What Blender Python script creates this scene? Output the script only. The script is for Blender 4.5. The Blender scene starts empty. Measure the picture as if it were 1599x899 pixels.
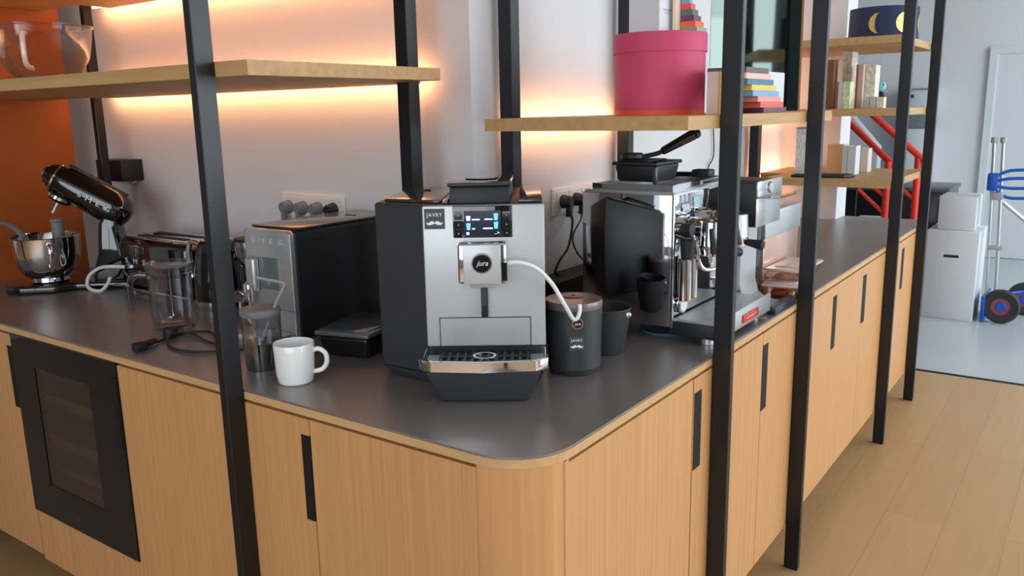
import bpy, bmesh, math, random
from mathutils import Vector, Matrix
R = math.radians
PI = math.pi
rnd = random.Random(7)
SC = bpy.context.scene
COL = SC.collection

# ------------------------------------------------------------------ camera
cam = bpy.data.cameras.new('camera'); camo = bpy.data.objects.new('camera', cam); COL.objects.link(camo)
cr = Vector((0.81607243, 0.57760974, -0.01981849)); cu = Vector((-0.10355406, 0.17986981, 0.97822462)); cf = Vector((-0.56859682, 0.79624986, -0.20660062))
camo.matrix_world = Matrix(((cr.x, cu.x, -cf.x, 0.68400865), (cr.y, cu.y, -cf.y, -1.00988033), (cr.z, cu.z, -cf.z, 1.44871576), (0, 0, 0, 1)))
cam.sensor_width = 36; cam.lens = 1300.56 / 1599 * 36; cam.clip_start = 0.05
SC.camera = camo
SC.view_settings.view_transform = 'Standard'; SC.view_settings.look = 'None'
SC.view_settings.exposure = 0.0; SC.view_settings.gamma = 1.0; SC.view_settings.use_curve_mapping = False

# ------------------------------------------------------------------ world and daylight
w = bpy.data.worlds.new('world'); SC.world = w; w.use_nodes = True
w.node_tree.nodes['Background'].inputs[0].default_value = (0.80, 0.90, 1.0, 1)
w.node_tree.nodes['Background'].inputs[1].default_value = 1.2

def area(name, loc, target, sx, sy, power, col):
    l = bpy.data.lights.new(name, 'AREA'); l.shape = 'RECTANGLE'; l.size = sx; l.size_y = sy; l.energy = power; l.color = col
    o = bpy.data.objects.new(name, l); COL.objects.link(o); o.location = loc
    o.rotation_euler = (Vector(target) - Vector(loc)).to_track_quat('-Z', 'Y').to_euler()
    return o
area('window_daylight', (4.4, 2.6, 1.7), (-0.5, 1.6, 1.0), 5.0, 2.2, 185, (0.84, 0.93, 1.0))
area('window_daylight', (0.8, -3.9, 1.8), (-1.0, 0.5, 1.0), 4.0, 2.2, 84, (0.88, 0.94, 1.0))
area('hall_daylight', (2.6, 6.0, 2.85), (1.2, 6.3, 0.0), 3.0, 3.0, 150, (0.84, 0.95, 1.0))

# ------------------------------------------------------------------ materials
def srgb(r, g, b):
    f = lambda c: (c / 255) / 12.92 if c / 255 <= 0.04045 else ((c / 255 + 0.055) / 1.055) ** 2.4
    return (f(r), f(g), f(b), 1)
def mat(name, col, rough=0.5, metal=0.0, trans=0.0, ior=1.45, emit=None, es=0, coat=0, noise=0.0, nscale=(40, 40, 40), bump=0.0, aniso=0):
    m = bpy.data.materials.new(name); m.use_nodes = True; nt = m.node_tree; b = nt.nodes['Principled BSDF']
    c = srgb(*col); b.inputs['Base Color'].default_value = c
    b.inputs['Roughness'].default_value = rough; b.inputs['Metallic'].default_value = metal
    b.inputs['Transmission Weight'].default_value = trans; b.inputs['IOR'].default_value = ior
    b.inputs['Coat Weight'].default_value = coat
    if emit: b.inputs['Emission Color'].default_value = srgb(*emit); b.inputs['Emission Strength'].default_value = es
    if noise or bump:
        tc = nt.nodes.new('ShaderNodeTexCoord'); mp = nt.nodes.new('ShaderNodeMapping'); mp.inputs['Scale'].default_value = nscale
        ns = nt.nodes.new('ShaderNodeTexNoise'); ns.inputs['Scale'].default_value = 1.0; ns.inputs['Detail'].default_value = 4
        nt.links.new(tc.outputs['Object'], mp.inputs['Vector']); nt.links.new(mp.outputs['Vector'], ns.inputs['Vector'])
        if noise:
            rp = nt.nodes.new('ShaderNodeValToRGB')
            rp.color_ramp.elements[0].position = 0.3; rp.color_ramp.elements[1].position = 0.7
            rp.color_ramp.elements[0].color = tuple(x * (1 - noise) for x in c[:3]) + (1,)
            rp.color_ramp.elements[1].color = tuple(min(1, x * (1 + noise)) for x in c[:3]) + (1,)
            nt.links.new(ns.outputs['Fac'], rp.inputs['Fac']); nt.links.new(rp.outputs['Color'], b.inputs['Base Color'])
        if bump:
            bp = nt.nodes.new('ShaderNodeBump'); bp.inputs['Strength'].default_value = bump; bp.inputs['Distance'].default_value = 0.001
            nt.links.new(ns.outputs['Fac'], bp.inputs['Height']); nt.links.new(bp.outputs['Normal'], b.inputs['Normal'])
    return m
OAK = mat('oak_veneer', (200, 149, 97), 0.42, noise=0.09, nscale=(90, 90, 1.6))
OAKX = mat('oak_edge', (200, 160, 112), 0.5, noise=0.10, nscale=(3, 60, 60))
OAKY = mat('oak_shelf', (186, 148, 98), 0.5, noise=0.12, nscale=(60, 3, 60))
OAKS = mat('oak_shelf_across', (186, 148, 98), 0.5, noise=0.12, nscale=(3, 60, 60))
METAL = mat('worktop_metal', (146, 140, 137), 0.33, metal=0.55, noise=0.12, nscale=(2.5, 2.5, 2.5))
BLK = mat('black_powder_coat', (21, 22, 25), 0.36)
BLKM = mat('black_matt_plastic', (30, 31, 33), 0.5)
BLKD = mat('dark_slot', (14, 12, 11), 0.7)
ANTH = mat('anthracite_plastic', (52, 53, 57), 0.42)
GLOSS = mat('black_gloss', (10, 10, 12), 0.06, coat=1.0)
CHROME = mat('chrome', (225, 225, 228), 0.06, metal=1)
STEEL = mat('brushed_steel', (200, 202, 203), 0.32, metal=0.75, noise=0.05, nscale=(3, 3, 250))
MIRS = mat('polished_steel', (196, 196, 198), 0.05, metal=1)
ALU = mat('silver_front', (190, 194, 195), 0.38, metal=0.35)
WHITE = mat('white_wall', (216, 216, 218), 0.85, bump=0.05, nscale=(60, 60, 60))
PLATE = mat('white_plastic', (222, 222, 220), 0.4)
CERAM = mat('white_ceramic', (232, 232, 230), 0.15, coat=0.5)
ORANGE = mat('orange_panel', (164, 84, 30), 0.6, noise=0.06, nscale=(3, 3, 3))
def glass_mat(name, col, amount, rough=0.04):
    # thin clear material: mostly see-through with a glossy skin, so thin walls stay bright
    m = bpy.data.materials.new(name); m.use_nodes = True; nt = m.node_tree; nt.nodes.clear()
    o = nt.nodes.new('ShaderNodeOutputMaterial'); mx = nt.nodes.new('ShaderNodeMixShader')
    tr = nt.nodes.new('ShaderNodeBsdfTransparent'); tr.inputs[0].default_value = srgb(*col)
    gl = nt.nodes.new('ShaderNodeBsdfGlossy'); gl.inputs['Roughness'].default_value = rough
    fr = nt.nodes.new('ShaderNodeLayerWeight'); fr.inputs[0].default_value = amount
    nt.links.new(fr.outputs['Facing'], mx.inputs[0]); nt.links.new(tr.outputs[0], mx.inputs[1]); nt.links.new(gl.outputs[0], mx.inputs[2])
    nt.links.new(mx.outputs[0], o.inputs[0])
    return m
GLASS = glass_mat('clear_plastic', (244, 244, 246), 0.24)
TINT = glass_mat('pink_tinted_plastic', (240, 214, 204), 0.34, 0.15)
GREYP = mat('grey_silicone', (122, 124, 126), 0.5)
GREYL = mat('light_grey_plastic', (160, 160, 160), 0.5)
CWHITE = mat('white_cable', (225, 225, 222), 0.45)
LED = mat('warm_led', (255, 190, 110), 0.5, emit=(255, 180, 122), es=36)
RED = mat('red_paint', (214, 52, 34), 0.35)
PINK = mat('pink_board', (204, 70, 106), 0.6)
ORB = mat('orange_trim', (232, 88, 40), 0.5)
CARD = mat('white_card', (214, 218, 222), 0.55)
BLUE = mat('blue_plastic', (20, 84, 178), 0.35)
NAVY = mat('navy_shade', (38, 50, 82), 0.7)
GOLD = mat('gold_foil', (214, 178, 104), 0.3, metal=0.6)
RUB = mat('tyre_rubber', (48, 49, 50), 0.75)
SCR = mat('screen_dark', (8, 14, 24), 0.12, emit=(14, 40, 70), es=0.5)
SCRB = mat('screen_blue', (90, 170, 230), 0.3, emit=(90, 170, 235), es=1.3)
SCRW = mat('screen_white', (230, 240, 250), 0.3, emit=(230, 240, 250), es=1.2)
SILV = mat('silver_letters', (214, 215, 218), 0.4, metal=0.2)
LOGOW = mat('printed_white', (235, 235, 235), 0.5)
WIN = glass_mat('smoked_cooler_glass', (170, 176, 184), 0.16, 0.03)

# ------------------------------------------------------------------ mesh builder
class M:
    def __init__(s): s.bm = bmesh.new()
    def _add(s, b, mi=0, mtx=None):
        if mtx is not None: bmesh.ops.transform(b, matrix=mtx, verts=b.verts)
        for f in b.faces: f.material_index = mi
        me = bpy.data.meshes.new('tmp'); b.to_mesh(me); b.free(); s.bm.from_mesh(me); bpy.data.meshes.remove(me); return s
    def box(s, x0, x1, y0, y1, z0, z1, r=0.0, seg=2, mi=0, mtx=None):
        b = bmesh.new(); bmesh.ops.create_cube(b, size=1)
        bmesh.ops.transform(b, matrix=Matrix.Translation(((x0 + x1) / 2, (y0 + y1) / 2, (z0 + z1) / 2)) @ Matrix.Diagonal((x1 - x0, y1 - y0, z1 - z0, 1)), verts=b.verts)
        if r > 0: bmesh.ops.bevel(b, geom=b.edges[:], offset=r, segments=seg, profile=0.5, affect='EDGES')
        return s._add(b, mi, mtx)
    def prism(s, pts, z0, z1, axis='z', r=0.0, seg=2, mi=0, mtx=None, top=None):
        b = bmesh.new(); tp = top or pts
        f = {'z': lambda p, h: (p[0], p[1], h), 'x': lambda p, h: (h, p[0], p[1]), 'y': lambda p, h: (p[0], h, p[1])}[axis]
        lo = [b.verts.new(f(p, z0)) for p in pts]; hi = [b.verts.new(f(p, z1)) for p in tp]
        b.faces.new(lo); b.faces.new(hi[::-1]); n = len(pts)
        for i in range(n): b.faces.new((lo[i], lo[(i + 1) % n], hi[(i + 1) % n], hi[i]))
        bmesh.ops.recalc_face_normals(b, faces=b.faces[:])
        if r > 0: bmesh.ops.bevel(b, geom=b.edges[:], offset=r, segments=seg, profile=0.5, affect='EDGES')
        return s._add(b, mi, mtx)
    def lathe(s, prof, c=(0, 0, 0), n=48, mi=0, mtx=None, sy=1.0):
        b = bmesh.new(); rings = []
        for r_, z_ in prof:
            if r_ < 1e-6: rings.append([b.verts.new((c[0], c[1], c[2] + z_))])
            else: rings.append([b.verts.new((c[0] + r_ * math.cos(2 * PI * i / n), c[1] + sy * r_ * math.sin(2 * PI * i / n), c[2] + z_)) for i in range(n)])
        for a, d in zip(rings, rings[1:]):
            for i in range(n):
                j = (i + 1) % n
                if len(a) == 1 and len(d) == 1: continue
                if len(a) == 1: b.faces.new((a[0], d[j], d[i]))
                elif len(d) == 1: b.faces.new((a[i], a[j], d[0]))
                else: b.faces.new((a[i], a[j], d[j], d[i]))
        return s._add(b, mi, mtx)
    def cyl(s, p0, p1, r0, r1=None, n=32, mi=0, mtx=None, bev=0.0):
        p0 = Vector(p0); p1 = Vector(p1); d = p1 - p0; L = d.length; r1 = r0 if r1 is None else r1
        m = Matrix.Translation(p0) @ d.to_track_quat('Z', 'Y').to_matrix().to_4x4()
        if mtx is not None: m = mtx @ m
        e = min(bev, L / 2)
        pr = [(0, 0), (r0 - e, 0), (r0, e), (r1, L - e), (r1 - e, L), (0, L)] if e > 0 else [(0, 0), (r0, 0), (r1, L), (0, L)]
        return s.lathe(pr, n=n, mi=mi, mtx=m)
    def sph(s, c, r, sc=(1, 1, 1), n=24, mi=0, mtx=None):
        b = bmesh.new(); bmesh.ops.create_uvsphere(b, u_segments=n, v_segments=n // 2, radius=r)
        bmesh.ops.transform(b, matrix=Matrix.Translation(c) @ Matrix.Diagonal((*sc, 1)), verts=b.verts)
        return s._add(b, mi, mtx)
    def tube(s, pts, r, n=10, mi=0, smooth=6, mtx=None, flat=1.0):
        P = [Vector(p) for p in pts]
        if smooth and len(P) > 2:
            Q = []
            for i in range(len(P) - 1):
                a = P[max(i - 1, 0)]; b_ = P[i]; c_ = P[i + 1]; d = P[min(i + 2, len(P) - 1)]
                for k in range(smooth):
                    t = k / smooth
                    Q.append(0.5 * ((2 * b_) + (c_ - a) * t + (2 * a - 5 * b_ + 4 * c_ - d) * t * t + (3 * b_ - a - 3 * c_ + d) * t ** 3))
            Q.append(P[-1]); P = Q
        b = bmesh.new(); rings = []; up = Vector((0.13, 0.21, 0.97)); rr = r if isinstance(r, (list, tuple)) else None
        u = None
        for i, p in enumerate(P):
            d = (P[min(i + 1, len(P) - 1)] - P[max(i - 1, 0)]).normalized()
            if u is None: u = up.cross(d); u = Vector((1, 0, 0)) if u.length < 1e-3 else u.normalized()
            u = (u - d * u.dot(d)).normalized(); v = d.cross(u)
            ra = r if rr is None else rr[0] + (rr[1] - rr[0]) * i / (len(P) - 1)
            rings.append([b.verts.new(p + (u * math.cos(2 * PI * k / n) + v * flat * math.sin(2 * PI * k / n)) * ra) for k in range(n)])
        for a, c_ in zip(rings, rings[1:]):
            for k in range(n): b.faces.new((a[k], a[(k + 1) % n], c_[(k + 1) % n], c_[k]))
        b.faces.new(rings[0][::-1]); b.faces.new(rings[-1])
        return s._add(b, mi, mtx)
    def build(s, name, mats, parent=None, ang=35, loc=None):
        bm = s.bm; bmesh.ops.recalc_face_normals(bm, faces=bm.faces[:])
        for e in bm.edges:
            e.smooth = not (len(e.link_faces) == 2 and e.calc_face_angle(0) > R(ang))
        for f in bm.faces: f.smooth = True
        me = bpy.data.meshes.new(name); bm.to_mesh(me); bm.free()
        for m in (mats if isinstance(mats, (list, tuple)) else [mats]): me.materials.append(m)
        o = bpy.data.objects.new(name, me); COL.objects.link(o)
        if parent is not None: o.parent = parent
        if loc is not None: o.location = loc
        return o
def tag(o, label, cat, group=None, kind=None):
    o['label'] = label; o['category'] = cat
    if group: o['group'] = group
    if kind: o['kind'] = kind
    return o
def thing(name, label, cat, loc=(0, 0, 0), rz=0.0, group=None, rot=None):
    o = bpy.data.objects.new(name, None); COL.objects.link(o); o.location = loc; o.rotation_euler = rot or (0, 0, rz); o.empty_display_size = 0.05
    return tag(o, label, cat, group)
def struct(o): o['kind'] = 'structure'; return o
def text(name, s, parent, loc, rot, size, m, ext=0.0006, sp=1.0, align='CENTER', shear=0, sx=1.0):
    c = bpy.data.curves.new(name, 'FONT'); c.body = s; c.size = size; c.extrude = ext; c.space_character = sp; c.align_x = align; c.align_y = 'CENTER'; c.shear = shear
    t = bpy.data.objects.new('t', c); COL.objects.link(t); bpy.context.view_layer.update()
    me = bpy.data.meshes.new_from_object(t.evaluated_get(bpy.context.evaluated_depsgraph_get())); bpy.data.objects.remove(t); bpy.data.curves.remove(c)
    me.materials.clear(); me.materials.append(m); me.name = name
    o = bpy.data.objects.new(name, me); COL.objects.link(o); o.parent = parent; o.location = loc; o.rotation_euler = rot; o.scale = (sx, 1, 1)
    return o
def copy_tree(o, parent=None):
    c = o.copy(); COL.objects.link(c); c.parent = parent
    for ch in list(o.children): copy_tree(ch, c)
    return c
HZ = 0.90   # worktop height
XW, YW = -0.66, 0.71   # faces of the two shelf walls

# ================================================================== setting
def wood_floor():
    m = bpy.data.materials.new('plank_floor'); m.use_nodes = True; nt = m.node_tree; b = nt.nodes['Principled BSDF']
    tc = nt.nodes.new('ShaderNodeTexCoord'); mp = nt.nodes.new('ShaderNodeMapping'); mp.inputs['Rotation'].default_value = (0, 0, R(90))
    br = nt.nodes.new('ShaderNodeTexBrick'); br.offset = 0.37; br.inputs['Scale'].default_value = 1
    br.inputs['Color1'].default_value = srgb(186, 150, 106); br.inputs['Color2'].default_value = srgb(180, 144, 100); br.inputs['Mortar'].default_value = srgb(160, 126, 86)
    br.inputs['Mortar Size'].default_value = 0.0012; br.inputs['Brick Width'].default_value = 1.9; br.inputs['Row Height'].default_value = 0.18
    ns = nt.nodes.new('ShaderNodeTexNoise'); mp2 = nt.nodes.new('ShaderNodeMapping'); mp2.inputs['Scale'].default_value = (50, 2.5, 1); ns.inputs['Scale'].default_value = 1; ns.inputs['Detail'].default_value = 5
    rp = nt.nodes.new('ShaderNodeValToRGB'); rp.color_ramp.elements[0].color = (.86, .86, .86, 1); rp.color_ramp.elements[1].color = (1.08, 1.08, 1.08, 1)
    mx = nt.nodes.new('ShaderNodeMix'); mx.data_type = 'RGBA'; mx.blend_type = 'MULTIPLY'; mx.inputs[0].default_value = 1
    L = nt.links.new
    L(tc.outputs['Object'], mp.inputs[0]); L(mp.outputs[0], br.inputs[0]); L(tc.outputs['Object'], mp2.inputs[0]); L(mp2.outputs[0], ns.inputs[0]); L(ns.outputs['Fac'], rp.inputs[0])
    L(br.outputs[0], mx.inputs[6]); L(rp.outputs[0], mx.inputs[7]); L(mx.outputs[2], b.inputs[0]); b.inputs['Roughness'].default_value = 0.38
    return m
FZ = 0.07   # floor level
struct(M().box(-5, 4.6, -4.2, 3.655, -0.1, FZ).build('floor', wood_floor()))
struct(M().box(-5, 4.6, 3.685, 7.7, -0.1, FZ).build('floor', mat('grey_floor', (176, 184, 186), 0.25, noise=0.04, nscale=(2, 2, 2))))
struct(M().box(-5, 4.6, 3.655, 3.685, -0.1, FZ + .002).build('trim_1', BLKD))
struct(M().box(-5, 4.6, 7.6, 7.72, 0, 3).build('wall_back', WHITE))
struct(M().box(-5, 4.6, -4.2, 7.72, 3.0, 3.1).build('ceiling', WHITE))
struct(M().box(-5.1, -5, -4.2, 7.72, 0, 3).build('wall_left', WHITE))
# right and rear walls: openings for windows
m = M()
m.box(4.6, 4.7, -4.2, 7.72, 0, 0.6).box(4.6, 4.7, -4.2, 7.72, 2.8, 3.0)
for y0, y1 in ((-4.2, -3.6), (-0.2, 0.1), (5.1, 5.4), (7.4, 7.72)): m.box(4.6, 4.7, y0, y1, 0.6, 2.8)
struct(m.build('wall_right', WHITE))
m = M(); m.box(-5.1, 4.7, -4.3, -4.2, 0, 0.7).box(-5.1, 4.7, -4.3, -4.2, 2.8, 3.0).box(-5.1, -1.4, -4.3, -4.2, .7, 2.8).box(2.9, 4.7, -4.3, -4.2, .7, 2.8)
struct(m.build('wall_rear', mat('rear_wall', (150, 150, 152), 0.8)))
def window(nm, x0, x1, y0, y1, z0, z1):
    m = M(); t = .05
    if x1 - x0 < .2:
        m.box(x0, x1, y0, y1, z0, z0 + t).box(x0, x1, y0, y1, z1 - t, z1)
        n = 3
        for i in range(n + 1): yy = y0 + (y1 - y0 - t) * i / n; m.box(x0, x1, yy, yy + t, z0, z1)
    else:
        m.box(x0, x1, y0, y1, z0, z0 + t).box(x0, x1, y0, y1, z1 - t, z1)
        for i in range(4): xx = x0 + (x1 - x0 - t) * i / 3; m.box(xx, xx + t, y0, y1, z0, z1)
    struct(m.build(nm, BLK))
window('window_1', 4.6, 4.66, -3.6, -0.2, .6, 2.8); window('window_2', 4.6, 4.66, 0.1, 5.1, .6, 2.8); window('window_3', 4.6, 4.66, 5.4, 7.4, .6, 2.8)
window('window_4', -1.4, 2.9, -4.27, -4.21, .7, 2.8)
# wall box that the counter wraps around, with return stub at the far end
pts = [(-2.46, YW), (XW, YW), (XW, 3.24), (-0.385, 3.24), (-0.385, 3.42), (-0.82, 3.42), (-0.82, 0.87), (-2.46, 0.87)]
struct(M().prism(pts, 0, 3.0).build('wall_corner', WHITE))
struct(M().box(-2.52, -2.44, 0.0, 0.60, 0, 3.0).build('wall_orange', ORANGE))
struct(M().box(-4.9, -2.44, YW, YW + .1, 0, 3.0).build('wall_side', WHITE))
# door in the back wall
d = M(); d.box(-0.255, -0.195, 7.56, 7.6, FZ, 1.86).box(0.70, 0.76, 7.56, 7.6, FZ, 1.86).box(-0.255, 0.76, 7.56, 7.6, 1.86, 1.92)
d.box(-0.195, 0.70, 7.575, 7.6, FZ + .005, 1.86)
struct(d.build('door_1', mat('door_white', (212, 216, 218), 0.6)))

# ================================================================== worktop and cabinets
def arc(cx, cy, r, a0, a1, n=12): return [(cx + r * math.cos(R(a0 + (a1 - a0) * i / n)), cy + r * math.sin(R(a0 + (a1 - a0) * i / n))) for i in range(n + 1)]
def outline(inset, rr, x_end=-2.44, y_end=3.40, back=True):
    i = inset; pts = [(x_end, i)] + arc(-rr - 0.0, rr + 0.0, rr - i, -90, 0) + [(-i, y_end), (XW + .0, y_end), (XW, YW), (x_end, YW)]
    return pts
RC = 0.115
PX = [(-0.742, -0.720), (-2.20, -2.178)]         # posts of the left run
PY = [(0.720, 0.741), (1.345, 1.366), (2.508, 2.530), (3.133, 3.155)]   # posts of the right run
ctr = thing('worktop', 'dark brushed metal L-shaped worktop with rounded corner and oak edge', 'worktop', (0, 0, 0))
def slab(inset, z0, z1, nm, mats, parent):
    i = inset
    pts = [(-2.44, i)] + arc(-RC, RC, RC - i, -90, 0) + [(-i, 3.40), (-0.384, 3.40), (-0.384, 3.239), (XW + .001, 3.239), (XW + .001, YW - .001), (-2.44, YW - .001)]
    return M().prism(pts, z0, z1).build(nm, mats, parent)
slab(0.0015, HZ - .004, HZ, 'metal_top', METAL, ctr)
slab(0.0, HZ - .020, HZ - .0041, 'oak_edge', OAKX, ctr)
ZB, ZT = 0.195, 0.8735
def front_x(name, x0, x1, label, slots=(), body=True, mats=OAK, zt=ZT):
    t = thing(name, label, 'cabinet', ((x0 + x1) / 2, 0.3, 0), 0, 'oak base cabinets'); cx = (x0 + x1) / 2
    M().box(x0 - cx + .001, x1 - cx - .001, .02 - .3, .60 - .3, ZB, HZ - .021).build('body', OAK, t)
    return t, cx
def cab_left(x0, x1, label, slots=(), x_open=None):
    t, cx = front_x('base_cabinet', x0, x1, label)
    m = M(); xs = [x0 + .001]
    # door face with recessed slots cut out
    zs = (0.66, 0.84); cuts = sorted(slots)
    cur = x0 + .001
    for a, b_ in cuts:
        if a > cur: m.box(cur - cx, a - cx, -.3, -.28, ZB + .015, ZT)
        m.box(a - cx, b_ - cx, -.3, -.28, ZB + .015, zs[0]).box(a - cx, b_ - cx, -.3, -.28, zs[1], ZT); cur = b_
    if cur < x1 - .001: m.box(cur - cx, x1 - .001 - cx, -.3, -.28, ZB + .015, ZT)
    m.build('door', OAK, t)
    for a, b_ in cuts: M().box(a - cx, b_ - cx, -.3008, -.279, zs[0], zs[1]).build('handle', BLKD, t)
    return t
def cab_right(y0, y1, label, slots=(), seams=()):
    t = thing('base_cabinet', label, 'cabinet', (-.3, (y0 + y1) / 2, 0), 0, 'oak base cabinets'); cy = (y0 + y1) / 2
    M().box(-.58 + .3 if y1 < 3.3 else -.08, -.02 + .3, y0 - cy + .001, y1 - cy - .001, ZB, HZ - .021).build('body', OAK, t)
    zs = (0.66, 0.84)
    edges = [y0] + list(seams) + [y1]
    for e0, e1 in zip(edges, edges[1:]):
        m = M(); cur = e0 + .001
        cuts = [s_ for s_ in sorted(slots) if e0 - .01 <= s_[0] < e1 - .02]
        for a, b_ in cuts:
            a = max(a, e0 + .001); 
            if a > cur: m.box(.28, .3, cur - cy, a - cy, ZB + .015, ZT)
            m.box(.28, .3, a - cy, b_ - cy, ZB + .015, zs[0]).box(.28, .3, a - cy, b_ - cy, zs[1], ZT); cur = b_
        if cur < e1 - .001: m.box(.28, .3, cur - cy, e1 - .001 - cy, ZB + .015, ZT)
        dr = m.build('door', OAK, t)
        for a, b_ in cuts: M().box(.279, .3008, max(a, e0 + .001) - cy, b_ - cy, zs[0], zs[1]).build('handle', BLKD, dr)
    return t
cab_left(-2.43, -1.742, 'oak cabinet left of the black drinks cooler', [(-1.776, -1.745)])
cab_left(-1.208, -0.745, 'plain oak cabinet between the drinks cooler and the nearest post')
cab_left(-0.743, -0.527, 'narrow oak cabinet just right of the nearest post', [(-0.552, -0.528)])
# cooler
ck = thing('drinks_cooler', 'built-in black glass fronted drinks cooler in the oak cabinets', 'cooler', (-1.475, 0.3, 0))
m = M().box(-.266, .266, -.27, .30, .195, .37).box(-.266, -.24, -.27, .3, .37, .878).box(.24, .266, -.27, .3, .37, .878).box(-.24, .24, -.27, .3, .85, .878).box(-.24, .24, .27, .3, .37, .85)
m.build('body', BLKM, ck)
M().box(-.266, .266, -.298, -.272, .1955, .352).build('lower_panel', OAK, ck)
m = M().box(-.266, -.15, -.304, -.285, .356, .879).box(.13, .266, -.304, -.285, .356, .879).box(-.15, .13, -.304, -.285, .356, .46).box(-.15, .13, -.304, -.285, .80, .879)
dr = m.build('door', mat('cooler_black_glass', (13, 18, 26), 0.05), ck)
M().box(-.15, .13, -.302, -.297, .46, .80).build('window_pane', WIN, dr)
M().box(-.20, .20, -.235, -.225, .842, .848).build('interior_lamp', mat('cooler_lamp', (255, 220, 170), .5, emit=(255, 206, 150), es=5), ck)
for z in (.49, .57, .69): 
    mm = M()
    for k in range(9): mm.cyl((-.23, -.24 + .055 * k, z), (.23, -.24 + .055 * k, z), .002, n=6)
    mm.box(-.235, .235, -.265, -.255, z - .012, z + .008, mi=1); mm.build('rack', [CHROME, mat('pale_beech', (236, 214, 170), .5)], ck)
M().box(.247, .266, -.309, -.3045, .66, .84).build('handle', BLKD, ck)
M().box(-.035, -.005, -.3046, -.3041, .392, .398).build('maker_mark', mat('mark_grey', (54, 50, 46), .5), ck)
# rounded corner cabinet (x -0.527 .. 0, y 0 .. 0.62)
cc = thing('corner_cabinet', 'oak corner cabinet with rounded front edge below the coffee machine', 'cabinet', (-.3, .3, 0), 0, 'oak base cabinets')
def crn(inset, x0, y1): return [(x0, inset)] + arc(-RC, RC, RC - inset, -90, 0, 16) + [(-inset, y1)]
o_ = [(a + .3, b_ - .3) for a, b_ in crn(.001, -.526, .619)]
M().prism([(a + .3, b_ - .3) for a, b_ in crn(.02, -.526, .619) + [(-.526, .619)]], ZB, HZ - .021).build('body', OAK, cc)
# curved skin as one closed strip
def strip(pts_o, pts_i, z0, z1): 
    return M().prism(pts_o + pts_i[::-1], z0, z1)
po = [(a + .3, b_ - .3) for a, b_ in [(-.118, .001)] + arc(-RC, RC, RC - .001, -90, 0, 16)[1:-1] + [(-.001, .091)]]
pi_ = [(a + .3, b_ - .3) for a, b_ in [(-.118, .0195)] + arc(-RC, RC, RC - .0195, -90, 0, 16)[1:-1] + [(-.0195, .091)]]
strip(po, pi_, ZB, HZ - .0205).build('rounded_corner', OAK, cc)
M().box(-.226, .1815, -.299, -.2805, ZB + .015, ZT).build('door', OAK, cc)
M().box(.2805, .299, -.2085, .3185, ZB + .015, ZT).build('door', OAK, cc)
cab_right(.621, 0.737, 'oak cabinet with a slot right of the rounded corner unit', [(.624, .664)])
cab_right(.739, 1.36, 'oak cabinet with paired doors between the first two front posts', [(1.068, 1.108)], (1.067,))
cab_right(1.362, 2.52, 'long oak cabinet with two slots beyond the second front post', [(1.745, 1.79), (2.151, 2.20)], (2.15,))
cab_right(2.522, 3.395, 'farthest oak cabinet between the last two front posts', [(2.84, 2.89)])
pl = M().prism([(-2.42, .14), (-.14, .14), (-.14, 3.2), (-.5, 3.2), (-.5, .5), (-2.42, .5)], FZ, ZB - .001).build('plinth', mat('plinth_brown', (90, 66, 44), 0.6))
tag(pl, 'recessed dark plinth under the oak base cabinets', 'plinth')

# ================================================================== shelving
def post(x0, x1, y0, y1, label, h=2.9):
    t = thing('shelf_post', label, 'post', ((x0 + x1) / 2, (y0 + y1) / 2, FZ), 0, 'black steel shelf posts')
    a = (x1 - x0) / 2; b_ = (y1 - y0) / 2
    M().box(-a, a, -b_, b_, 0.003, h, r=.0015, seg=1).build('tube', BLK, t); M().box(-a + .002, a - .002, -b_ + .002, b_ - .002, 0, .003).build('foot_pad', BLKM, t)
    return t
pf = [(-0.785, -0.745)]
post(-.742, -.720, -.043, -.001, 'nearest front post, crossing in front of the kettle and the left shelf', 2.9)
post(-2.20, -2.178, -.043, -.001, 'front post at the far left end of the left counter run', 2.9)
for (a, b_), lb in zip(PY, ('front post just right of the pink hat box and cream book', 'second front post of the right run, beside the stacked tubs', 'third front post along the right run', 'last front post at the far end of the right run')):
    post(.001, .043, a, b_, lb, 2.9)
def bpost(x0, x1, y0, y1, label):
    t = thing('shelf_post', label, 'post', ((x0 + x1) / 2, (y0 + y1) / 2, HZ), 0, 'black steel shelf posts at the wall')
    a = (x1 - x0) / 2; b_ = (y1 - y0) / 2
    M().box(-a, a, -b_, b_, 0, 2.05, r=.0015, seg=1).build('tube', BLK, t); return t
bpost(-.785, -.745, .57, .61, 'back post behind the left run, left of the wall corner')
bpost(-2.235, -2.21, .57, .60, 'back post beside the orange wall panel')
bpost(-.64, -.60, .805, .845, 'back post just right of the wall corner behind the coffee machine')
bpost(-.64, -.60, 1.455, 1.495, 'back post behind the espresso machine')
bpost(-.64, -.60, 2.70, 2.745, 'back post right of the plain wall stretch, beside the glowing recess')
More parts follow.
